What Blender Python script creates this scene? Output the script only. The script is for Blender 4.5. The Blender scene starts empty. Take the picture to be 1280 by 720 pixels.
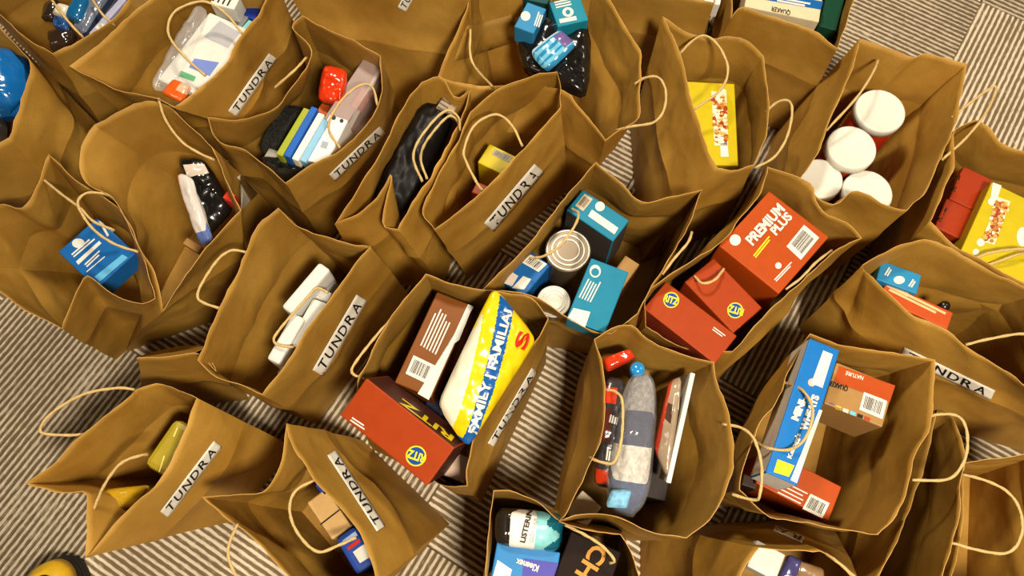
import bpy, bmesh, math, random
from mathutils import Vector, noise
from mathutils.bvhtree import BVHTree
random.seed(7)
scene = bpy.context.scene
COL = scene.collection

# ------------------------------------------------------------------ camera, world, lights, exposure
S = 0.875                      # metres per layout unit
F = 967.0                      # focal length in pixels of the 1280x720 frame
TH = math.atan(340 / F)        # the phone is held nearly straight down
HC = 2.0
cam_d = bpy.data.cameras.new('camera'); cam = bpy.data.objects.new('camera', cam_d); COL.objects.link(cam)
cam.location = (0, 0, HC * S); cam.rotation_euler = (TH, 0, 0)
cam_d.sensor_width = 36; cam_d.lens = F / 1280 * 36; cam_d.clip_start = .02
scene.camera = cam
w = bpy.data.worlds.new('room_light'); scene.world = w; w.use_nodes = True
w.node_tree.nodes['Background'].inputs[0].default_value = (1.0, .88, .72, 1)
w.node_tree.nodes['Background'].inputs[1].default_value = 0.03
def area(name, loc, size, energy, color, rot=(0, 0, 0)):
    d = bpy.data.lights.new(name, 'AREA'); d.energy = energy; d.color = color; d.shape = 'RECTANGLE'
    d.size, d.size_y = size
    o = bpy.data.objects.new(name, d); COL.objects.link(o); o.location = loc; o.rotation_euler = rot
    return o
area('ceiling_light_panel', (-.25, 2.0, 2.75), (.4, .4), 74, (1, .885, .69))
area('ceiling_light_panel', (.55, -.75, 2.75), (.4, .4), 112, (1, .885, .69))
area('ceiling_light_panel', (2.6, 1.3, 2.75), (.7, .7), 20, (1, .885, .69))
area('ceiling_light_panel', (-2.5, .3, 2.75), (.7, .7), 10, (1, .885, .69))
vs = scene.view_settings
vs.view_transform = 'Standard'; vs.look = 'None'; vs.gamma = 1; vs.use_curve_mapping = False
vs.exposure = 0.08

# ------------------------------------------------------------------ geometry helpers
def ray(px, py):
    dx = (px - 640) / F; dy = -(py - 360) / F
    return Vector((dx, dy * math.cos(TH) + math.sin(TH), dy * math.sin(TH) - math.cos(TH)))
CAM = Vector((0, 0, HC * S))
def un(px, py, z=0.0):
    d = ray(px, py); t = (HC - z) / -d.z
    return Vector((d.x * t, d.y * t, z)) * S
def lin(c):
    return tuple((v / 12.92 if v <= .04045 else ((v + .055) / 1.055) ** 2.4) for v in (k / 255 for k in c))
MATS = {}
def mat(rgb, rough=.5, metal=0, var=.08, scale=60, coat=0, alpha=None, bump=0):
    key = (rgb, rough, metal, var, scale, coat, alpha, bump)
    if key in MATS: return MATS[key]
    m = bpy.data.materials.new('print_%d_%d_%d' % rgb); m.use_nodes = True
    nt = m.node_tree; b = nt.nodes['Principled BSDF']
    c = lin(rgb)
    tc = nt.nodes.new('ShaderNodeTexCoord'); n = nt.nodes.new('ShaderNodeTexNoise'); n.inputs['Scale'].default_value = scale
    n.inputs['Detail'].default_value = 4
    nt.links.new(tc.outputs['Object'], n.inputs['Vector'])
    r = nt.nodes.new('ShaderNodeValToRGB')
    r.color_ramp.elements[0].position = .3; r.color_ramp.elements[1].position = .7
    r.color_ramp.elements[0].color = tuple(max(0, v * (1 - var)) for v in c) + (1,)
    r.color_ramp.elements[1].color = tuple(min(1, v * (1 + var)) for v in c) + (1,)
    nt.links.new(n.outputs['Fac'], r.inputs['Fac']); nt.links.new(r.outputs['Color'], b.inputs['Base Color'])
    b.inputs['Roughness'].default_value = rough; b.inputs['Metallic'].default_value = metal
    b.inputs['Coat Weight'].default_value = coat
    if rough >= .4: b.inputs['Specular IOR Level'].default_value = .25
    if bump:
        bp = nt.nodes.new('ShaderNodeBump'); bp.inputs['Strength'].default_value = bump; bp.inputs['Distance'].default_value = .004
        nt.links.new(n.outputs['Fac'], bp.inputs['Height']); nt.links.new(bp.outputs['Normal'], b.inputs['Normal'])
    if alpha is not None:
        b.inputs['Alpha'].default_value = alpha
    MATS[key] = m
    return m
def carton(rgb): return mat(rgb, .5, 0, .05, 40)
def ink(rgb): return mat(rgb, .4, 0, .04, 90)
def plastic(rgb): return mat(rgb, .18, 0, .15, 25, .6, None, .35)
def film(a=.22): return mat((235, 235, 235), .08, 0, .1, 30, .8, a, .5)

def paper_material():
    m = bpy.data.materials.new('kraft_paper'); m.use_nodes = True
    nt = m.node_tree; b = nt.nodes['Principled BSDF']; N = nt.nodes.new; L = nt.links.new
    tc = N('ShaderNodeTexCoord'); oi = N('ShaderNodeObjectInfo')
    add = N('ShaderNodeVectorMath'); add.operation = 'ADD'
    L(tc.outputs['Object'], add.inputs[0]); L(oi.outputs['Location'], add.inputs[1])
    n1 = N('ShaderNodeTexNoise'); n1.inputs['Scale'].default_value = 7; n1.inputs['Detail'].default_value = 3
    n2 = N('ShaderNodeTexNoise'); n2.inputs['Scale'].default_value = 260; n2.inputs['Detail'].default_value = 2
    n3 = N('ShaderNodeTexNoise'); n3.inputs['Scale'].default_value = 16; n3.inputs['Detail'].default_value = 4; n3.inputs['Distortion'].default_value = .6
    n3.noise_type = 'RIDGED_MULTIFRACTAL'
    for k in (n1, n2, n3): L(add.outputs[0], k.inputs['Vector'])
    r = N('ShaderNodeValToRGB'); r.color_ramp.elements[0].position = .3; r.color_ramp.elements[1].position = .72
    r.color_ramp.elements[0].color = lin((153, 110, 34)) + (1,)
    r.color_ramp.elements[1].color = lin((186, 142, 60)) + (1,)
    L(n1.outputs['Fac'], r.inputs['Fac'])
    mx = N('ShaderNodeMixRGB'); mx.blend_type = 'MULTIPLY'; mx.inputs[0].default_value = .25
    L(r.outputs['Color'], mx.inputs[1]); L(n2.outputs['Fac'], mx.inputs[2])
    hv = N('ShaderNodeHueSaturation'); mr = N('ShaderNodeMapRange')
    mr.inputs['To Min'].default_value = .86; mr.inputs['To Max'].default_value = 1.1
    L(oi.outputs['Random'], mr.inputs['Value']); L(mr.outputs['Result'], hv.inputs['Value']); L(mx.outputs['Color'], hv.inputs['Color'])
    L(hv.outputs['Color'], b.inputs['Base Color'])
    b.inputs['Roughness'].default_value = .62
    b.inputs['Specular IOR Level'].default_value = .35
    m2 = N('ShaderNodeMath'); m2.operation = 'MULTIPLY_ADD'; m2.inputs[1].default_value = .22
    L(n3.outputs['Fac'], m2.inputs[0]); L(n1.outputs['Fac'], m2.inputs[2])
    bp = N('ShaderNodeBump'); bp.inputs['Strength'].default_value = .6; bp.inputs['Distance'].default_value = .012
    L(m2.outputs[0], bp.inputs['Height']); L(bp.outputs['Normal'], b.inputs['Normal'])
    return m
PAPER = paper_material()
EDGE = mat((196, 152, 92), .8, 0, .1, 200)
CORD = mat((198, 168, 112), .75, 0, .16, 300, 0, None, .5)
STRIP = mat((218, 213, 202), .6, 0, .03, 30)
BLACK = mat((22, 20, 20), .6, 0, .05, 50)
WHITE = ink((216, 213, 204))

def crom(pts, n):
    """n points along a Catmull-Rom curve through pts, evenly spaced by length"""
    P = [pts[0] * 2 - pts[1]] + list(pts) + [pts[-1] * 2 - pts[-2]]
    dense = []
    for i in range(1, len(P) - 2):
        for k in range(8):
            t = k / 8; a, b, c, d = P[i - 1], P[i], P[i + 1], P[i + 2]
            dense.append(.5 * ((2 * b) + (c - a) * t + (2 * a - 5 * b + 4 * c - d) * t * t + (3 * b - a - 3 * c + d) * t ** 3))
    dense.append(P[-2].copy())
    acc = [0]
    for i in range(1, len(dense)): acc.append(acc[-1] + (dense[i] - dense[i - 1]).length)
    out = []; j = 0
    for k in range(n):
        s = acc[-1] * k / (n - 1)
        while j < len(acc) - 2 and acc[j + 1] < s: j += 1
        f = (s - acc[j]) / max(1e-9, acc[j + 1] - acc[j])
        out.append(dense[j].lerp(dense[j + 1], min(1, f)))
    return out

def new_obj(name, verts, faces, mats, parent=None, origin=None, smooth=False, mi=None):
    o0 = Vector(origin) if origin is not None else Vector((0, 0, 0))
    me = bpy.data.meshes.new(name)
    me.from_pydata([tuple(Vector(v) - o0) for v in verts], [], faces)
    for m in (mats if isinstance(mats, (list, tuple)) else [mats]): me.materials.append(m)
    if mi: me.polygons.foreach_set('material_index', mi)
    if smooth: me.polygons.foreach_set('use_smooth', [True] * len(me.polygons))
    me.update()
    o = bpy.data.objects.new(name, me); COL.objects.link(o)
    if parent is not None: o.parent = parent
    else: o.location = o0
    return o
def tag(o, label, cat, group=None, kind=None):
    o['label'] = label; o['category'] = cat
    if group: o['group'] = group
    if kind: o['kind'] = kind
    return o
class Thing:
    """a top-level object, its base point and the surface that prints lie on"""
    def __init__(s, obj, origin, bvh): s.o = obj; s.c = Vector(origin); s.bvh = bvh; s.last = None; s.plane = None; s.flat = False
    def aim(s, px, py):
        """flat prints stay in the top face if their middle lies on it"""
        s.flat = False
        if s.plane:
            l, n, d = s.hit(px, py); s.flat = n.dot(s.plane[1]) > .95 and abs((l - s.plane[0]).dot(s.plane[1])) < .003
    def hit(s, px, py):
        d = ray(px, py).normalized()
        if s.flat:
            m_, n_ = s.plane
            return CAM + d * ((m_ - CAM).dot(n_) / d.dot(n_)), n_, d
        loc, nor, i, dist = s.bvh.ray_cast(CAM, d)
        if loc is None:
            if s.last is None:
                s.last = 1.6 * S
            p = CAM + d * s.last
            loc, nor, i, dd = s.bvh.find_nearest(p)
        else: s.last = dist
        if nor.dot(d) > 0: nor = -nor
        return loc, nor, d

def decal(t, quad, m, name, nx=1, ny=1, off=.0007, parent=None, thick=0):
    """a flat print, paper strip or patch laid on the thing's surface"""
    q = [Vector(p) for p in quad]; V = []; Fc = []
    t.aim(sum(p[0] for p in quad) / 4, sum(p[1] for p in quad) / 4)
    for j in range(ny + 1):
        for i in range(nx + 1):
            u, v = i / nx, j / ny
            p = (q[0] * (1 - u) + q[1] * u) * (1 - v) + (q[3] * (1 - u) + q[2] * u) * v
            l, n, d = t.hit(p.x, p.y)
            V.append(l - d * off + n * off * .3)
    for j in range(ny):
        for i in range(nx):
            a = j * (nx + 1) + i; Fc.append((a, a + nx + 1, a + nx + 2, a + 1))
    o = new_obj(name, V, Fc, m, parent or t.o, t.c, nx > 1)
    if thick:
        md = o.modifiers.new('thickness', 'SOLIDIFY'); md.thickness = thick; md.offset = 0
    return o
TXT = {}
def text_mesh(s, bold):
    k = (s, bold)
    if k not in TXT:
        c = bpy.data.curves.new('t', 'FONT'); c.body = s; c.offset = bold; c.resolution_u = 3; c.align_x = 'LEFT'
        c.space_line = .82
        o = bpy.data.objects.new('t', c); COL.objects.link(o)
        dg = bpy.context.evaluated_depsgraph_get()
        me = bpy.data.meshes.new_from_object(o.evaluated_get(dg))
        vs_ = [v.co.copy() for v in me.vertices]; fs = [tuple(p.vertices) for p in me.polygons]
        bpy.data.objects.remove(o); bpy.data.curves.remove(c); bpy.data.meshes.remove(me)
        x0 = min(v.x for v in vs_); x1 = max(v.x for v in vs_); y0 = min(v.y for v in vs_); y1 = max(v.y for v in vs_)
        TXT[k] = ([((v.x - x0) / (x1 - x0), (v.y - y0) / (y1 - y0)) for v in vs_], fs)
    return TXT[k]
def letters(t, s, e0, e1, h, m, name='lettering', bold=.012, shear=0, off=.0014, parent=None, sep=False, arc=0):
    """text from pixel e0 to e1 (centre line), h pixels tall, laid on the surface"""
    e0 = Vector(e0); e1 = Vector(e1); d = (e1 - e0); L = d.length; d /= L; up = Vector((d.y, -d.x))
    V = []; Fc = []; t.aim(*((e0 + e1) / 2))
    parts = [(s, 0, 1)]
    if sep:
        n = len(s); parts = [(ch, (i + .08) / n, (i + .84) / n) for i, ch in enumerate(s)]
    for ch, a, b in parts:
        uv, fs = text_mesh(ch, bold); k = len(V)
        for u, v in uv:
            u = a + (b - a) * u
            p = e0 + d * (L * u + shear * (v - .5) * h) + up * ((v - .5) * h + arc * math.sin(math.pi * u))
            l, n, r = t.hit(p.x, p.y)
            V.append(l - r * off + n * off * .3)
        Fc += [tuple(i + k for i in f) for f in fs]
    return new_obj(name, V, Fc, m, parent or t.o, t.c)
def barcode(t, quad, n=13, bg=None):
    o = decal(t, quad, bg or WHITE, 'barcode')
    q = [Vector(p) for p in quad]; V = []; Fc = []
    rnd = random.Random(n)
    def P(u, v): return (q[0] * (1 - u) + q[1] * u) * (1 - v) + (q[3] * (1 - u) + q[2] * u) * v
    for i in range(n):
        u0 = .12 + .76 * i / n; u1 = u0 + .76 / n * rnd.choice((.3, .5, .65))
        k = len(V)
        for u, v in ((u0, .15), (u1, .15), (u1, .82), (u0, .82)):
            p = P(u, v); l, nn, d = t.hit(p.x, p.y); V.append(l - d * .0014)
        Fc.append((k, k + 3, k + 2, k + 1))
    new_obj('bar_lines', V, Fc, ink((60, 52, 48)), o, t.c)
    return o
def lines(t, e0, e1, step, n, h, m, jit=.25):
    """small print shown as short bars"""
    V = []; Fc = []; rnd = random.Random(n * 7)
    e0 = Vector(e0); e1 = Vector(e1); st = Vector(step); d = (e1 - e0).normalized(); up = Vector((d.y, -d.x)) * h / 2; t.aim(*((e0 + e1) / 2))
    for i in range(n):
        a = e0 + st * i; b = e1 + st * i - (e1 - e0) * rnd.random() * jit; k = len(V)
        for p in (a - up, b - up, b + up, a + up):
            l, nn, r = t.hit(p.x, p.y); V.append(l - r * .0012)
        Fc.append((k, k + 1, k + 2, k + 3))
    return new_obj('small_print', V, Fc, m, t.o, t.c)

# ------------------------------------------------------------------ item builders
def box(name, label, cat, p0, p1, p3, z, m, depth=None, z3=None, z1=None, group=None, bev=.0025, side=None):
    """carton: p0, p1, p3 are pixels of three top corners, z their height(s)"""
    a = un(*p0, z); b = un(*p1, z if z1 is None else z1); c = un(*p3, z if z3 is None else z3)
    u = b - a; v = c - a; mid = a + (u + v) / 2
    bi = (u.normalized() + v.normalized()).normalized(); df = (u.normalized() - v.normalized()).normalized()
    u = (bi + df) / math.sqrt(2) * u.length; v = (bi - df) / math.sqrt(2) * v.length     # square the corner, turning both edges alike
    a = mid - (u + v) / 2
    n = u.cross(v).normalized()
    if n.z < 0: n = -n
    if depth is None: depth = min(.17, max(.03, z - .03))
    D = -n * depth * S
    cs = [a, a + u, a + u + v, a + v]
    V = [p.copy() for p in cs] + [p + D for p in cs]
    Fc = [(0, 1, 2, 3), (4, 7, 6, 5), (0, 4, 5, 1), (1, 5, 6, 2), (2, 6, 7, 3), (3, 7, 4, 0)]
    bm = bmesh.new(); vv = [bm.verts.new(p) for p in V]; ff = [bm.faces.new([vv[i] for i in f]) for f in Fc]
    if side:
        for f in ff[1:]: f.material_index = 1
    bmesh.ops.recalc_face_normals(bm, faces=bm.faces)
    bmesh.ops.bevel(bm, geom=list(bm.edges), offset=min(bev, .2 * min(u.length, v.length)), segments=2, affect='EDGES', profile=.5)
    cen = sum(V[4:], Vector()) / 4
    bvh = BVHTree.FromBMesh(bm)
    for q in bm.verts: q.co -= cen
    me = bpy.data.meshes.new(name); bm.to_mesh(me); bm.free()
    me.materials.append(m)
    if side: me.materials.append(side)
    o = bpy.data.objects.new(name, me); COL.objects.link(o); o.location = cen
    tag(o, label, cat, group)
    th = Thing(o, cen, bvh); th.plane = (mid, n)
    return th
def pouch(name, label, cat, quad, zs, thick, m, fn=None, mats=None, nu=22, nv=30, wr=.003, group=None, sq=4, seed=0, parent=None, rnd=26):
    """soft packet: bulging quad with crimped edges and wrinkles"""
    if not hasattr(zs, '__len__'): zs = [zs] * 4
    c = [un(*p, z) for p, z in zip(quad, zs)]
    n = ((c[1] - c[0]).cross(c[3] - c[0])).normalized()
    if n.z < 0: n = -n
    V = []; Fc = []; mi = []
    W = nu + 1
    for side in (1, -1):
        for j in range(nv + 1):
            for i in range(nu + 1):
                u, v = i / nu, j / nv
                p = (c[0] * (1 - u) + c[1] * u) * (1 - v) + (c[3] * (1 - u) + c[2] * u) * v
                u2 = .5 + (u - .5) * max(.35, 1 - abs(2 * v - 1) ** rnd) ** .5; v2 = .5 + (v - .5) * max(.35, 1 - abs(2 * u - 1) ** rnd) ** .5
                p = (c[0] * (1 - u2) + c[1] * u2) * (1 - v2) + (c[3] * (1 - u2) + c[2] * u2) * v2
                pr = (1 - abs(2 * u - 1) ** sq) * (1 - abs(2 * v - 1) ** sq)
                q = p * 28 + Vector((seed * 3.1, 0, 0))
                k = wr * (noise.noise(q) + .6 * noise.noise(q * 2.6)) * min(1, 4 * pr)
                V.append(p + n * (side * (thick * S / 2 * pr ** .5) + k))
    for s in (0, 1):
        b0 = s * W * (nv + 1)
        for j in range(nv):
            for i in range(nu):
                a = b0 + j * W + i; f = (a, a + 1, a + W + 1, a + W)
                Fc.append(f if s == 0 else f[::-1])
                mi.append(fn((i + .5) / nu, (j + .5) / nv) if fn else 0)
    cen = sum(c, Vector()) / 4 - Vector((0, 0, thick * S / 2))
    bvh = BVHTree.FromPolygons(V, Fc)
    ms = mats or [m]
    o = new_obj(name, V, Fc, ms, None if parent is None else parent.o, cen if parent is None else parent.c, True, mi)
    if parent is None: tag(o, label, cat, group)
    return Thing(o, cen, bvh)
def lathe_geo(c, prof, n=40):
    V = []; Fc = []
    for r, z in prof:
        for k in range(n):
            a = 2 * math.pi * k / n; V.append(Vector((c.x + r * math.cos(a), c.y + r * math.sin(a), z)))
    for j in range(len(prof) - 1):
        for k in range(n):
            a = j * n + k; b = j * n + (k + 1) % n; Fc.append((a, b, b + n, a + n))
    Fc.append(tuple(range(n))[::-1]); Fc.append(tuple(range((len(prof) - 1) * n, len(prof) * n)))
    return V, Fc

# ------------------------------------------------------------------ paper bags
BAGS = {}
def bag(key, label, sides, z=.40, base=None, bs=1.08, pw=1.15, kink=.008, crum=.010, gus=.012, cen=None, group='brown paper bags of donated goods'):
    corners = []; rim = []; ranges = []
    for i, sd in enumerate(sides):
        nx = sides[(i + 1) % 4][0]
        pts = [un(p[0], p[1], p[2] if len(p) > 2 else z) for p in list(sd) + [nx]]
        L = sum((pts[k + 1] - pts[k]).length for k in range(len(pts) - 1))
        n = max(9, int(L / .0125))
        r = crom(pts, n + 1)[:-1]
        ranges.append((len(rim), n)); rim += r; corners.append(pts[0])
    A, B, C, D = [Vector((c.x, c.y, 0)) for c in corners]
    if base:
        bc = [un(*p, 0) for p in base]
    else:
        c0 = (A + B + C + D) / 4
        uv = (B - A) + (C - D); vv = (D - A) + (C - B)
        if uv.length > vv.length:
            u = uv.normalized(); v = Vector((-u.y, u.x, 0)); v = v if v.dot(vv) > 0 else -v
        else:
            v = vv.normalized(); u = Vector((-v.y, v.x, 0)); u = u if u.dot(uv) > 0 else -u
        hu = abs(uv.dot(u)) / 4 * bs; hv = abs(vv.dot(v)) / 4 * bs
        hu = min(hu, .2); hv = min(hv, .2)
        bc = [c0 - u * hu - v * hv, c0 + u * hu - v * hv, c0 + u * hu + v * hv, c0 - u * hu + v * hv]
    c0 = sum(bc, Vector()) / 4; c0.z = 0.0035
    N = len(rim); K = 25
    V = []; Fc = []; rnd = random.Random(key); seed = rnd.random() * 50
    for k in range(K + 1):
        t = k / K; h = t ** pw
        for si in range(4):
            st, n = ranges[si]; a = bc[si]; b = bc[(si + 1) % 4]
            out = Vector(((b - a).y, -(b - a).x, 0)).normalized()
            if out.dot((a + b) / 2 - c0) < 0: out = -out
            short = (b - a).length < (bc[(si + 2) % 4] - b).length
            for i in range(n):
                s = i / n; r = rim[st + i]
                p = a.lerp(b, s); p = Vector((p.x * (1 - h) + r.x * h, p.y * (1 - h) + r.y * h, 0))
                p.z = .004 + (r.z - .004) * t
                edge = math.sin(math.pi * s); env = math.sin(math.pi * min(1, t * .93 + .0))
                q = Vector((p.x, p.y, p.z)) * 9 + Vector((seed, 0, 0))
                q2 = q * 2.7
                dsp = crum * env * (noise.noise(q) * 1.1 + .5 * (.35 - abs(noise.noise(q2)))) * (.35 + .65 * edge)
                dsp += kink * max(0, 1 - abs(t - .6) / .1) * (.4 + .6 * edge)
                if short: dsp -= gus * edge ** 2 * math.sin(math.pi * t) * (1 - abs(2 * s - 1)) ** .5
                else: dsp += .006 * edge * math.sin(math.pi * t)
                dsp += .0075 * edge * math.sin(math.pi * min(1, t * .95)) * noise.noise(Vector(((si * 7 + s) * n * .16, seed, t * .8)))
                p += out * dsp
                if k >= K - 3: p += (out * .0035 * noise.noise(q * 4 + Vector((9, 0, 0))) + Vector((0, 0, .0025 * noise.noise(q * 7)))) * (1 - (K - k) / 4)
                V.append(p)
    for k in range(K):
        for i in range(N):
            a = k * N + i; b = k * N + (i + 1) % N; Fc.append((a, b, b + N, a + N))
    Fc.append(tuple(range(N))[::-1])
    e = bpy.data.objects.new('paper_bag', None); COL.objects.link(e); e.location = c0; e.empty_display_size = .05
    tag(e, label, 'bag', group)
    o = new_obj('bag_body', V, Fc, [PAPER, EDGE], e, c0, True)
    me = o.data
    sharp = set()
    for si in range(4):
        for k in range(K): sharp.add((k * N + ranges[si][0], (k + 1) * N + ranges[si][0]))
        if (bc[(si + 1) % 4] - bc[si]).length < (bc[(si + 2) % 4] - bc[(si + 1) % 4]).length:
            m_ = ranges[si][0] + ranges[si][1] // 2
            for k in range(K - 2): sharp.add((k * N + m_, (k + 1) * N + m_))
    for ed in me.edges:
        a, b = sorted(ed.vertices)
        if (a, b) in sharp or (a < N and b < N) or (15 * N <= a < 16 * N and 15 * N <= b < 16 * N): ed.use_edge_sharp = True
    md = o.modifiers.new('thickness', 'SOLIDIFY'); md.thickness = .0010; md.offset = 0; md.material_offset_rim = 1
    t = Thing(e, c0, BVHTree.FromPolygons(V, Fc)); t.rim = rim; t.z = z
    BAGS[key] = t
    return t
def handle(b, pts, z=None, lift=.05, r=.0027):
    """twisted paper cord loop through the given pixels"""
    z = b.z - .02 if z is None else z
    n0 = len(pts)
    P = [un(p[0], p[1], (p[2] if len(p) > 2 else z + lift * math.sin(math.pi * i / (n0 - 1)))) for i, p in enumerate(pts)]
    C = crom(P, max(20, n0 * 6)); V = []; Fc = []; M = 8
    for i, p in enumerate(C):
        d = (C[min(i + 1, len(C) - 1)] - C[max(i - 1, 0)]).normalized()
        a = d.cross(Vector((.2, .1, 1))).normalized(); c = d.cross(a)
        for k in range(M):
            an = 2 * math.pi * k / M + i * .5
            rr = r * (1 + .16 * math.cos(2 * (an - i * .5) + i * 1.3))
            V.append(p + a * math.cos(an - i * .5) * rr + c * math.sin(an - i * .5) * rr)
    for i in range(len(C) - 1):
        for k in range(M):
            q = i * M + k; q2 = i * M + (k + 1) % M; Fc.append((q, q2, q2 + M, q + M))
    Fc.append(tuple(range(M))[::-1]); Fc.append(tuple(range((len(C) - 1) * M, len(C) * M)))
    return new_obj('handle', V, Fc, CORD, b.o, b.c, True)
def name_strip(b, e0, e1, w, s='TUNDRA', bow=0):
    e0 = Vector(e0); e1 = Vector(e1); d = (e1 - e0).normalized(); up = Vector((d.y, -d.x)) * w / 2
    o = decal(b, [e0 + up, e1 + up, e1 - up, e0 - up], STRIP, 'name_strip', 28, 4, .0032, thick=.0005)
    o['label'] = 'white printed name strip'
    letters(b, s, e0 + (e1 - e0) * .05, e1 - (e1 - e0) * .05, w * .66, BLACK, bold=.012, shear=.18, off=.0050, parent=o, sep=True)
    return o
def patch(b, quad):
    return decal(b, quad, PAPER, 'handle_patch', 12, 4, .002, thick=.001)

# ------------------------------------------------------------------ floor of ribbed carpet tiles
def carpet_material():
    m = bpy.data.materials.new('ribbed_carpet'); m.use_nodes = True
    nt = m.node_tree; b = nt.nodes['Principled BSDF']; N = nt.nodes.new; L = nt.links.new
    tc = N('ShaderNodeTexCoord'); oi = N('ShaderNodeObjectInfo'); sep = N('ShaderNodeSeparateXYZ')
    L(tc.outputs['Object'], sep.inputs[0])
    ns = N('ShaderNodeTexNoise'); ns.inputs['Scale'].default_value = 1; ns.inputs['Detail'].default_value = 3
    mp = N('ShaderNodeMapping'); mp.inputs['Scale'].default_value = (55, 210, 1)
    ad = N('ShaderNodeVectorMath'); L(tc.outputs['Object'], mp.inputs['Vector']); L(mp.outputs[0], ad.inputs[0])
    ml = N('ShaderNodeVectorMath'); ml.operation = 'SCALE'; ml.inputs['Scale'].default_value = 13
    L(oi.outputs['Location'], ml.inputs[0]); L(ml.outputs[0], ad.inputs[1]); L(ad.outputs[0], ns.inputs['Vector'])
    big = N('ShaderNodeTexNoise'); big.inputs['Scale'].default_value = 1; big.inputs['Detail'].default_value = 2
    mp2 = N('ShaderNodeMapping'); mp2.inputs['Scale'].default_value = (3, 14, 1)
    ad2 = N('ShaderNodeVectorMath'); L(tc.outputs['Object'], mp2.inputs['Vector']); L(mp2.outputs[0], ad2.inputs[0]); L(ml.outputs[0], ad2.inputs[1])
    L(ad2.outputs[0], big.inputs['Vector'])
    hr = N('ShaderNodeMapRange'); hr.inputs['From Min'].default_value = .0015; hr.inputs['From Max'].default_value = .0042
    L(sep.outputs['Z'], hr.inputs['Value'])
    s1 = N('ShaderNodeMath'); s1.operation = 'MULTIPLY_ADD'; s1.inputs[1].default_value = 1.5; s1.inputs[2].default_value = -.75
    L(ns.outputs['Fac'], s1.inputs[0])
    s2 = N('ShaderNodeMath'); s2.operation = 'MULTIPLY_ADD'; s2.inputs[1].default_value = .9; s2.inputs[2].default_value = -.45
    L(big.outputs['Fac'], s2.inputs[0])
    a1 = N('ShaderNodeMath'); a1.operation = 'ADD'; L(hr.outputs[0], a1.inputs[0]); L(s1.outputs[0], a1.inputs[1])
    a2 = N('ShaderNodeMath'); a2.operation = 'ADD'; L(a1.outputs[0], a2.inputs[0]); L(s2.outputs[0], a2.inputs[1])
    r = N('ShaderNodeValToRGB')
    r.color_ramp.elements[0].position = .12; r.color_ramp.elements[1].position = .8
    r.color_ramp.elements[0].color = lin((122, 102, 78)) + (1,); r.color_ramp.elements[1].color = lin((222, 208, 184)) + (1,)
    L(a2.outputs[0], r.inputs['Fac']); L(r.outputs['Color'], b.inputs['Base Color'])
    b.inputs['Roughness'].default_value = .95; b.inputs['Specular IOR Level'].default_value = .1
    bp = N('ShaderNodeBump'); bp.inputs['Strength'].default_value = .8; bp.inputs['Distance'].default_value = .003
    L(ns.outputs['Fac'], bp.inputs['Height']); L(bp.outputs['Normal'], b.inputs['Normal'])
    return m
def build_floor():
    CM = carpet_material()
    fl = new_obj('floor', [(-3.6, -2.2, -.012), (3.6, -2.2, -.012), (3.6, 4.6, -.012), (-3.6, 4.6, -.012),
                           (-3.6, -2.2, -.004), (3.6, -2.2, -.004), (3.6, 4.6, -.004), (-3.6, 4.6, -.004)],
                 [(3, 2, 1, 0), (4, 5, 6, 7), (0, 1, 5, 4), (1, 2, 6, 5), (2, 3, 7, 6), (3, 0, 4, 7)], mat((70, 60, 48), .9))
    tag(fl, 'floor of beige and brown ribbed carpet tiles', 'floor', kind='structure')
    LP, LQ = .66, .5615
    def tile_mesh(lx, ly):
        hx = lx / 2 - .0006; hy = ly / 2 - .0006; nr = round(ly / .0139); V = []; Fc = []; prof = [(-hy, -.0075)]
        for k in range(nr):
            y0 = -hy + 2 * hy * k / nr; d = 2 * hy / nr
            for f, z in ((0, 0), (.12, .0007), (.3, .0032), (.5, .0042), (.7, .0032), (.88, .0007)): prof.append((y0 + d * f, z))
        prof += [(hy, 0), (hy, -.0075)]
        for y, z in prof: V += [(-hx, y, z), (hx, y, z)]
        for q in range(len(prof) - 1): Fc.append((2 * q, 2 * q + 1, 2 * q + 3, 2 * q + 2))
        for sgn in (0, 1): Fc.append(tuple(2 * q + sgn for q in range(len(prof))))
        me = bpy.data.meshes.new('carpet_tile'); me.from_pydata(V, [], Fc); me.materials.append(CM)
        me.polygons.foreach_set('use_smooth', [True] * len(me.polygons)); me.update()
        return me
    along, across = tile_mesh(LP, LQ), tile_mesh(LQ, LP)
    al = math.radians(58.5)
    ux = Vector((math.cos(al), math.sin(al), 0)); uy = Vector((-ux.y, ux.x, 0))
    org = un(1210, 36, 0) - ux * 1.88           # a crossing of two joint lines
    for i in range(-7, 9):
        for j in range(-8, 9):
            c = org + ux * (LP * (i + .5)) + uy * (LQ * (j + .5))
            if abs(c.x) > 3.0 or c.y < -1.6 or c.y > 4.0: continue
            ac = (i + j) % 2 == 0
            o = bpy.data.objects.new('carpet_tile', across if ac else along); COL.objects.link(o); o.parent = fl
            o.location = (c.x, c.y, 0); o.rotation_euler = (0, 0, al + (math.pi / 2 if ac else 0))
build_floor()

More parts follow.
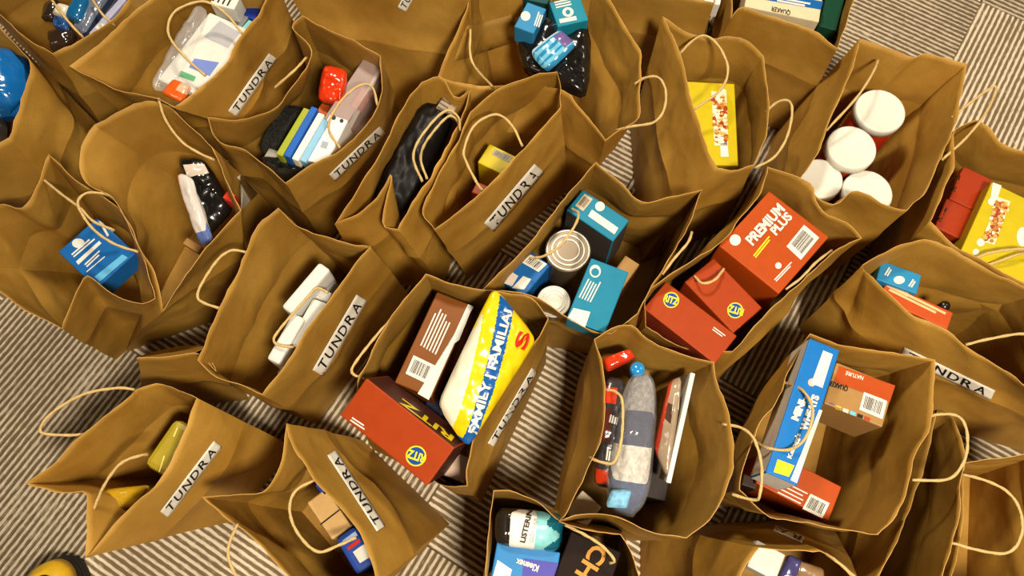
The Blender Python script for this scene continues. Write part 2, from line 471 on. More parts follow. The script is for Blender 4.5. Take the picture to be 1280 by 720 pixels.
def build_shell():
    x0, x1, y0, y1, h = -3.4, 3.4, -2.0, 4.4, 2.8
    wm = mat((112, 98, 78), .8, 0, .03, 4)
    def slab(name, a, b_):
        V = [(x, y, z) for z in (a[2], b_[2]) for y in (a[1], b_[1]) for x in (a[0], b_[0])]
        o = new_obj(name, V, [(0, 2, 3, 1), (4, 5, 7, 6), (0, 1, 5, 4), (1, 3, 7, 5), (3, 2, 6, 7), (2, 0, 4, 6)], wm)
        tag(o, {'wall_left': 'plain beige wall to the left of the bags', 'wall_right': 'plain beige wall to the right of the bags', 'wall_back': 'plain beige wall beyond the bags',
                'wall_front': 'plain beige wall behind the viewer', 'ceiling': 'plain pale ceiling over the room'}[name], name.split('_')[0], kind='structure')
    slab('wall_left', (x0 - .1, y0, -.01), (x0, y1, h)); slab('wall_right', (x1, y0, -.01), (x1 + .1, y1, h))
    slab('wall_front', (x0 - .1, y0 - .1, -.01), (x1 + .1, y0, h)); slab('wall_back', (x0 - .1, y1, -.01), (x1 + .1, y1 + .1, h))
    slab('ceiling', (x0 - .1, y0 - .1, h), (x1 + .1, y1 + .1, h + .1))
build_shell()

# ------------------------------------------------------------------ the bags (rim corners and folds, then handles, strips and patches)
b = bag(0, 'brown paper bag holding a glossy blue plastic packet', [[(-125, 60), (-60, 40)], [(-2, 33), (20, 57), (39, 80), (30, 113), (20, 147)], [(12, 172), (-40, 200)], [(-105, 215), (-125, 130)]], base=[(20, 150), (152, 185), (128, 305), (10, 310)])
b = bag(1, 'brown paper bag of blue hygiene packs with two cords crossing its opening', [[(-50, -22), (20, -75)], [(100, -110), (145, -50)], [(160, 0), (140, 25), (100, 50)], [(66, 66), (33, 48), (5, 22)]], z=.41)
handle(b, [(62, -4), (72, 10), (88, 30), (104, 47)], lift=.03)
handle(b, [(112, -6), (128, 18), (144, 32)], lift=.03)
b = bag(2, 'brown paper bag with a clear bag of white goods and orange packet', [[(200, -10), (275, -25)], [(345, -25), (330, 3), (322, 20), (300, 45), (283, 78), (253, 107)], [(217, 134), (197, 124), (173, 118), (147, 113), (110, 95)], [(87, 83), (130, 50), (150, 30)]], z=.41, base=[(280, 95), (392, 95), (372, 195), (222, 205)])
handle(b, [(257, 95), (233, 73), (214, 50), (210, 33), (218, 15), (240, 4), (260, 3), (283, 18), (303, 42)])
name_strip(b, (290, 142), (341, 70), 13)
b = bag(3, 'brown paper bag of notebooks, a red packet and a clear box', [[(378, 20), (407, 35), (440, 50)], [(475, 70), (477, 110), (472, 133), (453, 163), (420, 190), (387, 207)], [(357, 228), (305, 188), (272, 176, .39)], [(259, 146, .37), (300, 150, .37), (345, 135), (362, 112), (386, 80), (388, 58), (365, 34)]])
handle(b, [(425, 185), (412, 165), (413, 148), (430, 122), (452, 106), (466, 110), (472, 133)])
handle(b, [(383, 72), (368, 88), (343, 110)], lift=.03)
name_strip(b, (415, 222), (478, 162), 12)
b = bag(4, 'brown paper bag behind the notebook bag, its own opening out of sight', [[(420, -140), (520, -125)], [(610, -110), (605, -60)], [(588, -6), (480, -22)], [(345, -42), (370, -90)]], z=.42, base=[(450, 0), (600, 0), (592, 165), (440, 140)])
name_strip(b, (502, 12), (530, -38), 12)
b = bag(5, 'squeezed brown paper bag with a dark empty-looking slit and twin cords', [[(527, 103), (552, 96), (568, 122, .37)], [(588, 112, .38), (578, 145, .38), (558, 185, .38), (538, 220, .38), (515, 252, .37)], [(497, 287, .35), (478, 277, .36), (490, 217, .42), (474, 243, .39), (449, 266, .38)], [(418, 280, .36), (448, 235), (480, 180), (508, 128)]], z=.40, base=[(530, 215), (590, 225), (555, 362), (458, 352)])
handle(b, [(528, 227), (517, 200), (522, 178), (543, 150), (560, 138), (573, 147), (575, 163)])
handle(b, [(534, 224), (526, 200), (531, 180), (549, 156), (562, 145), (571, 150), (574, 160)], z=.36, lift=.04)
b = bag(6, 'brown paper bag with a single yellow carton deep inside', [[(588, 140), (623, 112), (667, 94)], [(697, 90), (701, 110, .385)], [(701, 133), (655, 185), (603, 240)], [(543, 287, .40), (528, 262, .38), (548, 220, .38), (572, 178, .39)]], z=.41, base=[(600, 240), (690, 175), (708, 238), (585, 350)])
handle(b, [(605, 240), (597, 230), (583, 203), (580, 187), (593, 157), (620, 143), (640, 157), (653, 183)])
name_strip(b, (611, 284), (674, 210), 17)
b = bag(7, 'wide open brown paper bag with blue and teal cartons and a black bag', [[(590, -30), (660, -45)], [(745, -30), (787, 43), (802, 70), (799, 120), (797, 148), (773, 163)], [(757, 175), (722, 131, .385), (702, 112, .36), (650, 106, .32), (600, 108, .32)], [(547, 97, .36), (560, 63), (583, 13)]], base=[(618, 112), (715, 114), (735, 252), (612, 212)])
handle(b, [(793, 105), (807, 97), (823, 97), (832, 113), (830, 137), (817, 153), (790, 158), (770, 163)])
handle(b, [(588, 37), (590, 77), (617, 110, .32)], z=.385, lift=.01)
patch(b, [(566, 78), (644, 52), (640, 18), (584, 32)])
b = bag(8, 'brown paper bag with one yellow snack carton against its side', [[(828, 20), (860, 40), (893, 48), (907, 45), (933, 50)], [(953, 70), (957, 100), (960, 133), (957, 170)], [(942, 206), (920, 213)], [(897, 210), (883, 183), (870, 143), (860, 113), (857, 90), (843, 50)]], base=[(788, 165), (895, 165), (900, 290), (800, 330)])
handle(b, [(850, 67), (867, 50), (883, 45), (900, 60), (910, 87), (900, 113), (867, 137)])
handle(b, [(957, 140), (973, 127), (987, 127), (990, 143), (983, 173), (967, 197), (943, 210)])
b = bag(9, 'brown paper bag with a cream and blue carton beside a green one', [[(940, -95), (1000, -80)], [(1075, -45), (1067, 0)], [(1047, 60), (1017, 38), (1000, 32), (973, 23), (947, 15), (928, 8)], [(915, 20), (918, -30)]], z=.39)
b = bag(27, 'brown paper bag between the blue carton bag and the cream carton bag', [[(760, -130), (830, -120)], [(905, -100), (900, -50)], [(893, 3), (850, -4), (800, -14)], [(752, -24), (750, -80)]], z=.38)
b = bag(10, 'brown paper bag of four jars with round white lids', [[(1075, 48), (1110, 60), (1142, 72), (1157, 67)], [(1210, 80), (1202, 120), (1190, 167), (1173, 202), (1160, 235)], [(1134, 263), (1110, 257), (1069, 239), (1040, 257)], [(1000, 226, .37), (1022, 190), (1040, 143), (1062, 95)]], base=[(965, 175), (1078, 195), (1036, 345), (925, 300)])
handle(b, [(1098, 75), (1090, 93), (1070, 123), (1033, 163)], lift=.03)
handle(b, [(1190, 147), (1220, 123), (1245, 108), (1233, 140), (1207, 173), (1177, 200)], lift=.03)
b = bag(11, 'brown paper bag with a big yellow carton and red cracker cartons', [[(1220, 150), (1237, 160), (1253, 180), (1285, 190)], [(1345, 205), (1340, 290)], [(1320, 372), (1280, 353), (1223, 323), (1193, 308)], [(1163, 277), (1180, 240), (1193, 205), (1193, 165)]], z=.40)
handle(b, [(1218, 323), (1243, 315), (1285, 312), (1300, 330)], lift=.02)
handle(b, [(1216, 338), (1253, 325), (1282, 316), (1305, 322)], lift=.03, z=.36)
b = bag(12, 'brown paper bag with a blue carton and two looped cords', [[(-45, 335), (-30, 275), (0, 256), (33, 257)], [(60, 193), (100, 228), (150, 262), (178, 320, .39)], [(194, 373), (175, 379), (143, 369), (112, 346), (102, 350)], [(77, 411, .37), (33, 388, .37), (0, 364, .37)]], z=.39, base=[(105, 345), (145, 305), (200, 402), (146, 450)])
handle(b, [(55, 225), (77, 243), (100, 260), (117, 277), (143, 288)], lift=.04)
handle(b, [(173, 315), (143, 305), (117, 287), (100, 263), (98, 250), (110, 241), (133, 243), (143, 250)])
b = bag(13, 'brown paper bag with a black packet and a white pink packet', [[(118, 157), (150, 139), (177, 128), (205, 130), (233, 153)], [(266, 184), (275, 205), (287, 235)], [(301, 262), (247, 323), (225, 355)], [(204, 389, .37), (193, 340), (173, 308), (143, 250), (105, 227), (100, 190)]], z=.40, base=[(262, 255), (345, 265), (315, 385), (160, 440)])
handle(b, [(198, 123), (207, 150), (227, 177), (250, 192), (268, 200)], lift=.03, z=.4)
name_strip(b, (300, 218), (322, 242), 11, 'T')
b = bag(14, 'brown paper bag filled with plain white cartons', [[(348, 260), (373, 283), (423, 302)], [(462, 308), (440, 335), (417, 367), (383, 413), (360, 450)], [(328, 493), (300, 480), (270, 472)], [(247, 450), (273, 387), (300, 333), (320, 285)]], z=.41, base=[(436, 348), (515, 375), (396, 530), (338, 508)])
handle(b, [(310, 316), (290, 313), (272, 325), (252, 355), (247, 372), (258, 380), (280, 387)], lift=.03)
handle(b, [(410, 366), (396, 360), (384, 372), (355, 405), (342, 424), (350, 432), (368, 434)], lift=.0, z=.37)
name_strip(b, (397, 466), (452, 372), 16)
b = bag(28, 'folded-down brown paper bag wedged between the bags of blue and white cartons', [[(174, 452, .36), (190, 449, .34), (235, 443, .34)], [(252, 437, .35), (260, 443, .35)], [(270, 464, .36), (247, 441, .375), (215, 446, .38)], [(173, 447), (172, 449)]], z=.38, base=[(190, 445), (285, 440), (312, 500), (192, 512)], crum=.004)
b = bag(15, 'brown paper bag of tins and turquoise cartons', [[(745, 203), (777, 230), (802, 253), (840, 246)], [(878, 237), (858, 288), (812, 363)], [(797, 392), (757, 418), (710, 397), (660, 367)], [(602, 364, .38), (655, 310), (700, 255)]], z=.40, base=[(720, 280), (825, 320), (775, 450), (640, 425)])
handle(b, [(662, 323), (680, 320), (700, 307), (718, 283), (723, 267), (715, 261)])
handle(b, [(865, 290), (860, 303), (843, 323), (828, 343)], lift=.02)
b = bag(16, 'brown paper bag of three red orange cracker cartons', [[(960, 208), (973, 213), (997, 220), (1015, 233), (1019, 248), (1033, 267), (1063, 281)], [(1077, 297), (1040, 317), (1000, 355), (967, 383), (935, 417)], [(915, 440, .37), (860, 438, .33)], [(808, 408, .33), (809, 368, .38), (853, 333), (900, 303), (930, 268), (952, 240)]], z=.40)
handle(b, [(1040, 313), (1020, 328), (1002, 347), (982, 362)], lift=.01)
handle(b, [(868, 345), (878, 354), (893, 350), (905, 336)], z=.37, lift=.02)
b = bag(17, 'brown paper bag with a blue carton and a thin orange carton in its slit', [[(1079, 331), (1110, 313), (1153, 300), (1187, 310), (1223, 330)], [(1300, 368), (1312, 430)], [(1300, 497), (1277, 479), (1247, 457), (1215, 437), (1182, 412), (1137, 390), (1107, 363)], [(1084, 342, .395), (1080, 337, .39)]], z=.41, base=[(998, 410), (1175, 405), (1330, 580), (1060, 500)])
handle(b, [(1207, 431), (1240, 423), (1285, 418), (1310, 440)], lift=.02)
name_strip(b, (1128, 440), (1241, 494), 14)
b = bag(18, 'brown paper bag with a chips packet, a brown carton and cracker carton', [[(532, 343), (588, 361), (628, 365), (664, 372)], [(686, 398), (670, 425), (640, 462), (600, 522), (585, 575)], [(584, 607), (540, 600, .36)], [(448, 522, .35), (446, 480), (462, 445), (490, 395)]], z=.405)
handle(b, [(488, 400), (470, 420), (445, 452), (440, 466), (455, 474)], lift=.02)
handle(b, [(640, 462), (618, 482), (596, 500), (588, 515), (596, 530)], lift=.03)
name_strip(b, (613, 556), (668, 462), 9)
b = bag(19, 'brown paper bag of rolled socks and carded packs', [[(743, 424), (763, 412), (790, 405), (806, 420), (837, 437), (867, 447)], [(892, 453), (897, 483), (910, 510), (917, 553), (912, 600), (890, 645)], [(858, 673), (813, 665), (773, 647), (735, 641)], [(700, 651), (712, 635), (733, 590), (752, 545), (756, 500), (755, 460)]], z=.42, base=[(722, 478), (812, 495), (788, 676), (688, 662)])
handle(b, [(757, 487), (770, 490), (778, 503), (777, 547), (768, 577), (753, 578), (737, 572)], lift=.03)
handle(b, [(903, 530), (927, 535), (943, 550), (952, 583), (950, 617), (943, 625), (915, 618)])
b = bag(20, 'brown paper bag with a tall blue cereal carton sticking up', [[(1013, 417), (1050, 430), (1110, 440)], [(1169, 450), (1165, 520), (1158, 545), (1140, 572), (1133, 613), (1117, 647)], [(1097, 669), (1057, 663), (1010, 653), (960, 643)], [(924, 612), (930, 580), (947, 533), (972, 500), (982, 475), (997, 443)]], z=.41, base=[(955, 478), (1042, 488), (1003, 658), (880, 625)])
handle(b, [(980, 478, .40), (1003, 488, .46), (1016, 513, .48), (1007, 547, .48), (987, 562, .46), (960, 560, .44), (946, 553, .40)])
handle(b, [(1157, 523), (1173, 518), (1197, 520), (1208, 537), (1208, 567), (1197, 590), (1180, 600), (1140, 600)], lift=.04)
b = bag(25, 'brown paper bag whose inside wall shows beside the cereal bag', [[(1172, 512, .34), (1180, 514, .36)], [(1191, 522), (1203, 553), (1207, 580), (1200, 613), (1198, 647), (1190, 680)], [(1172, 745), (1130, 750)], [(1085, 742, .36), (1120, 680, .34), (1150, 600, .3)]], z=.38, base=[(1065, 560), (1110, 570), (1075, 735), (1000, 735)])
handle(b, [(1203, 593), (1230, 600), (1257, 613), (1273, 633), (1278, 660), (1270, 683), (1253, 692), (1220, 687), (1188, 678)], lift=.02)
b = bag(26, 'dark sided brown paper bag under a hanging cord loop', [[(1205, 580, .33), (1262, 570, .35)], [(1320, 560), (1335, 660)], [(1335, 770), (1260, 780)], [(1180, 760, .32), (1200, 670, .30)]], z=.36)
b = bag(21, 'brown paper bag spread open on the carpet with a yellow soap pack', [[(32, 605), (67, 580), (87, 557), (110, 537), (147, 507)], [(170, 487, .37), (200, 480, .34)], [(245, 497), (233, 533), (203, 597), (167, 630)], [(107, 697), (108, 650), (107, 614), (78, 615)]], z=.40, base=[(210, 598), (270, 535), (370, 560), (292, 652)], crum=.005)
handle(b, [(117, 637), (130, 607), (150, 580), (173, 570), (185, 568)], lift=.03)
handle(b, [(107, 543), (80, 544), (52, 541), (54, 528), (73, 510), (107, 492), (147, 485), (168, 487)], lift=.03)
name_strip(b, (205, 643), (272, 555), 13)
b = bag(22, 'brown paper bag with a plain cardboard box and small blue tins', [[(253, 622, .39), (300, 619), (333, 613), (352, 575)], [(358, 529), (363, 553), (380, 580), (393, 600), (413, 623), (440, 653), (457, 680)], [(472, 730), (425, 750)], [(375, 735, .38), (340, 698, .38), (310, 667, .38)]], z=.41, base=[(378, 640), (455, 552), (562, 655), (468, 745)])
handle(b, [(445, 672), (420, 683), (400, 690), (383, 680), (367, 657), (362, 633), (370, 613), (393, 600)], lift=.02)
handle(b, [(297, 655), (288, 675), (285, 693), (291, 712), (305, 735)], lift=.02)
name_strip(b, (476, 661), (414, 566), 13)
b = bag(23, 'brown paper bag with a mouthwash bottle, tissue carton and dark snack carton', [[(617, 613), (640, 615), (670, 627), (700, 652), (740, 663)], [(776, 668), (790, 690), (800, 720)], [(812, 775), (700, 790)], [(603, 770), (608, 700), (613, 650)]], z=.40)
handle(b, [(706, 656), (730, 668), (752, 682), (768, 700), (762, 704)], lift=.02)
b = bag(24, 'brown paper bag with a blank white card standing out', [[(949, 684), (977, 688), (1014, 691), (1030, 691), (1062, 718)], [(1082, 750), (1080, 790)], [(1040, 810), (960, 800)], [(905, 790), (915, 750), (929, 712)]], z=.41, base=[(800, 662), (1030, 645), (985, 790), (800, 790)])
name_strip(b, (1004, 675), (968, 660), 8, 'RA')
handle(b, [(1032, 692), (1050, 705), (1078, 730)], lift=.02)

# ------------------------------------------------------------------ the goods
RED = carton((152, 54, 8)); ORANGE = carton((166, 66, 10)); YEL = carton((188, 168, 8)); TEAL = carton((14, 118, 150))
BLUE = carton((14, 90, 160)); KRAFT = carton((156, 118, 68)); CREAM = carton((208, 192, 160)); WHT = carton((212, 210, 204))
Y_INK = ink((240, 210, 40)); B_INK = ink((24, 70, 150)); R_INK = ink((190, 40, 24)); D_INK = ink((40, 30, 26))
def disc_quad(c, r, n=20): return [(c[0] + r * math.cos(2 * math.pi * k / n), c[1] + r * math.sin(2 * math.pi * k / n)) for k in range(n)]
def disc(t, c, r, m, name='round_logo', off=.0007, parent=None, ry=None, n=20):
    V = []; t.aim(*c)
    for k in range(n):
        a = 2 * math.pi * k / n; l, nn, d = t.hit(c[0] + r * math.cos(a), c[1] + (ry or r) * math.sin(a)); V.append(l - d * off)
    return new_obj(name, V, [tuple(range(n))[::-1]], m, parent or t.o, t.c)
def round_badge(t, c, r, e0, e1, h):
    o = disc(t, c, r, Y_INK); disc(t, c, r * .86, B_INK, 'badge_field', .0012, o)
    letters(t, 'RITZ', e0, e1, h, Y_INK, bold=.04, off=.002, parent=o)

# bag of chips, brown carton, cracker carton
t = box('carton', 'brown carton with white fine print beside the chips packet', 'carton', (547, 365), (592, 382), (492, 478), .35, carton((118, 66, 18)))
decal(t, [(592, 384), (589, 383), (536, 500), (522, 492)], WHT, 'white_panel')
decal(t, [(585, 380), (591, 383), (574, 425), (560, 435)], WHT, 'white_panel')
lines(t, (526, 432), (548, 384), (3.6, 2.2), 6, 1.8, WHITE)
barcode(t, [(517, 444), (544, 457), (534, 480), (507, 467)])
def chips_fn(u, v):
    return 0 if u - .62 * v < -.12 else 1 if u - .68 * v < .12 else 2 if u - .63 * v < .42 else 1
t = pouch('chips_packet', 'white, yellow and blue family-size chips packet standing in bag', 'packet', [(617, 356), (672, 424), (584, 562), (546, 506)], [.46, .40, .40, .42], .05, None, chips_fn,
          [mat((220, 212, 190), .25, 0, .04, 20, .4), mat((222, 190, 16), .25, 0, .05, 20, .4), mat((12, 84, 156), .25, 0, .05, 20, .4)], nu=60, nv=60, wr=.004, rnd=60)
letters(t, 'FAMILY | FAMILIAL', (592, 542), (639, 382), 15, WHITE, bold=.03, off=.002)
letters(t, 'S', (649, 436), (657, 415), 16, R_INK, bold=.04, off=.002)
decal(t, [(570, 424), (576, 420), (580, 428), (571, 434)], R_INK, 'red_print', 3, 3, .002)
disc(t, (589, 402), 8, Y_INK, 'yellow_spot', .0012)
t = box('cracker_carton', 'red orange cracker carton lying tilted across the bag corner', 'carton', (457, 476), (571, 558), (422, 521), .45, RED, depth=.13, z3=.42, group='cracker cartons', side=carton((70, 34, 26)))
round_badge(t, (520, 570), 13, (531, 574), (509, 566), 11)
lines(t, (438, 525), (456, 537), (2, -3), 2, 1.8, WHITE)
letters(t, 'RITZ', (566, 549), (500, 500), 7, Y_INK, bold=.03)
box('carton', 'dark navy carton squeezed between brown carton and chips packet', 'carton', (552, 455), (572, 470), (530, 520), .27, carton((34, 40, 70)))
box('carton', 'small pale carton beneath the chips packet', 'carton', (560, 560), (592, 575), (548, 590), .30, carton((200, 170, 150)))
# three cracker cartons
t = box('cracker_carton', 'red orange carton printed with white slanted lettering and barcode', 'carton', (961, 235), (1032, 296), (903, 307), .39, ORANGE, group='cracker cartons')
letters(t, 'PREMIUM', (936, 303), (977, 258), 14, WHITE, bold=.04)
letters(t, 'PLUS', (966, 291), (987, 268), 12, WHITE, bold=.04)
lines(t, (942, 320), (962, 295), (2.2, 2), 2, 1.8, Y_INK, .15)
barcode(t, [(1005, 281), (1024, 297), (1001, 325), (983, 308)])
disc(t, (919, 300), 7, WHITE, 'white_emblem'); disc(t, (973, 332), 4, WHITE, 'white_emblem')
lines(t, (968, 350), (990, 327), (2, 1.6), 2, 1.5, WHITE)
t = box('cracker_carton', 'red cracker carton lying between two other cracker cartons', 'carton', (891, 327), (958, 384), (851, 353), .36, RED, group='cracker cartons')
round_badge(t, (919, 388), 10, (929, 391), (910, 385), 9); disc(t, (926, 411), 3, WHITE, 'white_emblem')
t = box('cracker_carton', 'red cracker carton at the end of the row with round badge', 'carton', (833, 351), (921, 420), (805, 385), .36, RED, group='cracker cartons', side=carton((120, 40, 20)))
round_badge(t, (839, 375), 10, (830, 372), (848, 378), 9); lines(t, (892, 409), (907, 420), (-1.5, 2.5), 2, 1.3, WHITE)
# tins and turquoise cartons
t = box('carton', 'turquoise carton with barcode end, behind the big tin', 'carton', (729, 236), (786, 276), (709, 262), .34, TEAL, side=carton((70, 62, 58)))
barcode(t, [(731, 242), (741, 249), (729, 264), (719, 257)], 9, carton((196, 176, 150)))
decal(t, [(740, 262), (773, 285), (768, 293), (735, 270)], WHITE, 'white_panel'); disc(t, (750, 258), 6, WHITE, 'white_emblem')
t = box('carton', 'turquoise carton with white lower edge leaning at the bag wall', 'carton', (739, 322), (786, 340), (708, 398), .385, TEAL, depth=.06)
disc(t, (744, 339), 7, WHITE, 'white_emblem', ry=8); disc(t, (744, 340), 5, TEAL, 'emblem_dot', .0012)
lines(t, (724, 372), (738, 345), (3.4, 1.4), 5, 1.6, WHITE); decal(t, [(717, 385), (738, 390), (731, 410), (709, 398)], WHITE, 'white_panel')
t = box('carton', 'blue and white carton tucked under the cord handle beside tins', 'carton', (664, 316), (691, 332), (626, 352), .32, BLUE)
barcode(t, [(663, 318), (684, 330), (673, 340), (652, 328)], 8); decal(t, [(654, 345), (664, 349), (655, 362), (640, 360)], WHITE, 'white_panel')
decal(t, [(640, 340), (648, 345), (640, 358), (630, 354)], carton((200, 190, 180)), 'white_panel')
box('carton', 'plain cardboard flap box at the back of the tin bag', 'carton', (780, 316), (796, 330), (762, 352), .26, KRAFT)
def tin(label, c, z, r, lidm, zb=.008):
    p = un(*c, z); zt = z * S; r *= 1
    V, Fc = lathe_geo(p, [(r * .97, zb), (r, zb + .004), (r, zt - .006), (r * 1.01, zt - .003), (r, zt)], 40)
    cen = Vector((p.x, p.y, zb))
    o = new_obj('tin', V, Fc, mat((120, 104, 84), .3, .6, .1, 20), None, cen, True); tag(o, label, 'tin', 'tins in the bag')
    pr = [(r, zt), (r * .95, zt + .0015), (r * .9, zt - .002), (r * .72, zt - .002), (r * .7, zt - .0008), (r * .66, zt - .002), (r * .5, zt - .002), (r * .48, zt - .001), (r * .44, zt - .002), (r * .1, zt - .002)]
    V, Fc = lathe_geo(p, [(a, h + .001) for a, h in pr], 40)
    new_obj('lid', V, Fc, lidm, o, cen, False)
    for a in (.93, .71, .5):
        V, Fc = lathe_geo(p, [(r * (a - .03), zt - .0005), (r * (a - .03), zt + .0028), (r * (a + .02), zt + .0028), (r * (a + .02), zt - .0005)], 40)
        new_obj('lid_ring', V, Fc[:-2], mat((206, 202, 192), .35, .4, .05, 20), o, cen, False)
tin('large steel tin with ringed lid in the bag', (710, 313), .34, .046, mat((126, 112, 94), .3, .5, .06, 20))
tin('small pale-lidded tin beside the turquoise carton', (692, 377), .30, .034, mat((206, 202, 192), .4, .2, .04, 20), .235)
# yellow carton deep in bag
t = box('carton', 'yellow carton with grey barcode deep in the central bag', 'carton', (612, 180), (647, 196), (596, 203), .28, YEL)
barcode(t, [(619, 186), (641, 196), (636, 203), (614, 193)], 9, carton((150, 140, 120)))
box('carton', 'small orange carton next to the deep yellow carton', 'carton', (596, 226), (612, 234), (590, 240), .26, ORANGE)
pouch('plastic_bag', 'black plastic bag filling the squeezed bag', 'plastic bag', [(530, 125), (572, 140), (512, 268), (462, 262)], [.30, .30, .26, .26], .10, mat((16, 14, 13), .5, 0, .3, 20, 0, None, .5), wr=.012)
t = box('leaflet', 'printed paper leaflet stuck in the squeezed bag', 'leaflet', (556, 112), (574, 124), (548, 134), .34, carton((150, 130, 104)), depth=.01)
lines(t, (553, 118), (566, 126), (-2, 5), 4, 1.5, D_INK)
# blue / teal cartons, pouch, black bag
t = box('carton', 'small blue carton resting at the edge of a black bag', 'carton', (659, 2), (683, 11), (643, 33), .37, carton((40, 124, 176)), depth=.06)
disc(t, (657, 20), 6, WHITE, 'white_emblem'); lines(t, (668, 32), (674, 14), (2.6, 1), 3, 1.6, WHITE)
t = box('carton', 'small teal carton with white lettering above the clear pouch', 'carton', (687, 3), (725, -6), (697, 34), .38, carton((14, 124, 150)), depth=.06)
disc(t, (710, 15), 7, WHITE, 'white_emblem', ry=6); disc(t, (710, 15), 3, TEAL, 'emblem_dot', .0012)
decal(t, [(699, 24), (720, 20), (721, 25), (700, 29)], WHITE, 'white_panel'); lines(t, (693, 3), (716, -2), (1, 3.2), 3, 1.8, WHITE)
box('carton', 'dark green carton behind the small blue carton', 'carton', (660, -22), (690, -14), (655, -2), .33, carton((10, 66, 70)))
def pf(u, v):
    return 0 if v < .22 else 1 if v < .42 else 2 if v < .62 else 3
t = pouch('wipes_pouch', 'clear pouch of blue and purple travel items beside black bag', 'pouch', [(700, 36), (722, 56), (684, 92), (661, 66)], [.36, .36, .33, .34], .03, None, lambda u, v: 3 if u < .12 else (4 if v < .3 and u > .2 and u < .8 else 0 if (u * 4) % 1 < .5 else 1),
          [plastic((110, 180, 214)), plastic((40, 130, 178)), plastic((90, 150, 200)), plastic((186, 206, 220)), plastic((104, 84, 140))], wr=.003)
pouch('plastic_bag', 'black plastic bag in the wide open bag of cartons', 'plastic bag', [(640, 20), (740, 26), (736, 128), (652, 92)], [.30, .33, .30, .28], .07, plastic((20, 18, 18)), wr=.01)
pouch('packet', 'white crumpled packet under the clear pouch', 'packet', [(700, 84), (718, 84), (722, 112), (702, 108)], .30, .02, plastic((190, 184, 170)))
# yellow snack carton
def granola(t, quad, n=70, seed=1):
    o = decal(t, quad, carton((226, 214, 180)), 'photo_panel'); q = [Vector(p) for p in quad]; rnd = random.Random(seed); ms = [ink((176, 112, 40)), ink((208, 160, 80)), ink((150, 60, 24)), ink((236, 226, 200))]
    V = []; Fc = []; mi = []
    for i in range(n):
        u, v = rnd.uniform(.08, .92), rnd.uniform(.05, .95)
        p = (q[0] * (1 - u) + q[1] * u) * (1 - v) + (q[3] * (1 - u) + q[2] * u) * v
        a = rnd.uniform(0, 3.1); r = rnd.uniform(1.6, 3.2); k = len(V)
        for j in range(5):
            l, nn, d = t.hit(p.x + r * math.cos(a + j * 1.257) * 1.2, p.y + r * math.sin(a + j * 1.257)); V.append(l - d * (.0012 + .00001 * i))
        Fc.append(tuple(range(k, k + 5))[::-1]); mi.append(rnd.randrange(4))
    x = new_obj('granola_photo', V, Fc, ms, o, t.c, False, mi); x['kind'] = 'stuff'
t = box('carton', 'yellow snack bar carton standing alone against the bag wall', 'carton', (857, 101), (917, 105), (862, 204), .31, YEL)
granola(t, [(889, 114), (908, 116), (910, 182), (893, 182)], 110, 3)
disc(t, (904, 115), 4, WHITE, 'white_emblem'); disc(t, (903, 173), 6, WHITE, 'white_emblem'); decal(t, [(900, 178), (909, 178), (911, 196), (901, 196)], WHITE, 'white_panel')
disc(t, (903, 125), 5, WHITE, 'white_emblem')
# cream carton
t = box('carton', 'cream oatmeal carton with a blue band at the back', 'carton', (944, -58), (1035, -40), (930, 8), .37, CREAM, depth=.1)
decal(t, [(938, -14), (1029, 2), (1026, 12), (935, -4)], BLUE, 'blue_band'); letters(t, 'QUAKER', (988, 16), (964, 10), 7, D_INK); lines(t, (972, -3), (1014, 5), (-.6, 3.4), 2, 2.2, WHITE)
box('carton', 'deep green carton beside the cream carton', 'carton', (1036, -25), (1058, -18), (1025, 32), .33, carton((14, 62, 44)))
box('carton', 'white carton at the rim of the hidden-opening bag', 'carton', (885, -22), (905, -18), (880, 2), .37, WHT, depth=.05)
# jars
def jar(c, z, r, label):
    p = un(*c, z); zt = z * S
    cen = Vector((p.x, p.y, .008))
    e = bpy.data.objects.new('jar', None); COL.objects.link(e); e.location = cen; tag(e, label, 'jar', 'white-lidded jars'); e.empty_display_size = .03
    V, Fc = lathe_geo(p, [(r * .9, .008), (r * .98, .02), (r * .98, zt - .05), (r * .9, zt - .03), (r * .88, zt - .02)], 40)
    new_obj('body', V, Fc, mat((168, 40, 16), .25, 0, .1, 20, .4), e, cen, True)
    V, Fc = lathe_geo(p, [(r * .9, zt - .024), (r, zt - .022), (r, zt - .004), (r * .97, zt), (r * .9, zt + .0006), (r * .86, zt - .0006), (r * .1, zt - .0006)], 48)
    new_obj('lid', V, Fc, mat((214, 211, 200), .5, 0, .02, 20), e, cen, True)
jar((1101, 138), .33, .054, 'jar with white lid at the head of the jar group')
jar((1065, 184), .335, .0525, 'jar with white lid touching the other three jars')
jar((1026, 223), .31, .0475, 'jar with white lid beside the folded paper rim of crackers')
jar((1085, 240), .31, .0525, 'jar with white lid half behind the lower paper rim')
# yellow and red cartons at right
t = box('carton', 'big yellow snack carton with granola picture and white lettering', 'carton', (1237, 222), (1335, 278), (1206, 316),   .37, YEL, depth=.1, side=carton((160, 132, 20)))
granola(t, [(1247, 246), (1263, 252), (1243, 306), (1228, 302)], 110, 5); disc(t, (1240, 252), 5, WHITE, 'white_emblem'); disc(t, (1226, 303), 5, WHITE, 'white_emblem'); disc(t, (1220, 315), 4, WHITE, 'white_emblem')
decal(t, [(1241, 228), (1252, 232), (1246, 250), (1238, 248)], WHITE, 'white_panel'); disc(t, (1278, 296), 7, WHITE, 'white_emblem', ry=12)
barcode(t, [(1215, 240), (1229, 233), (1215, 262), (1203, 268)], 8, carton((200, 180, 140)))
t = box('cracker_carton', 'red cracker carton wedged behind the big yellow carton', 'carton', (1205, 208), (1240, 224), (1186, 248), .33, carton((150, 46, 8)), group='cracker cartons')
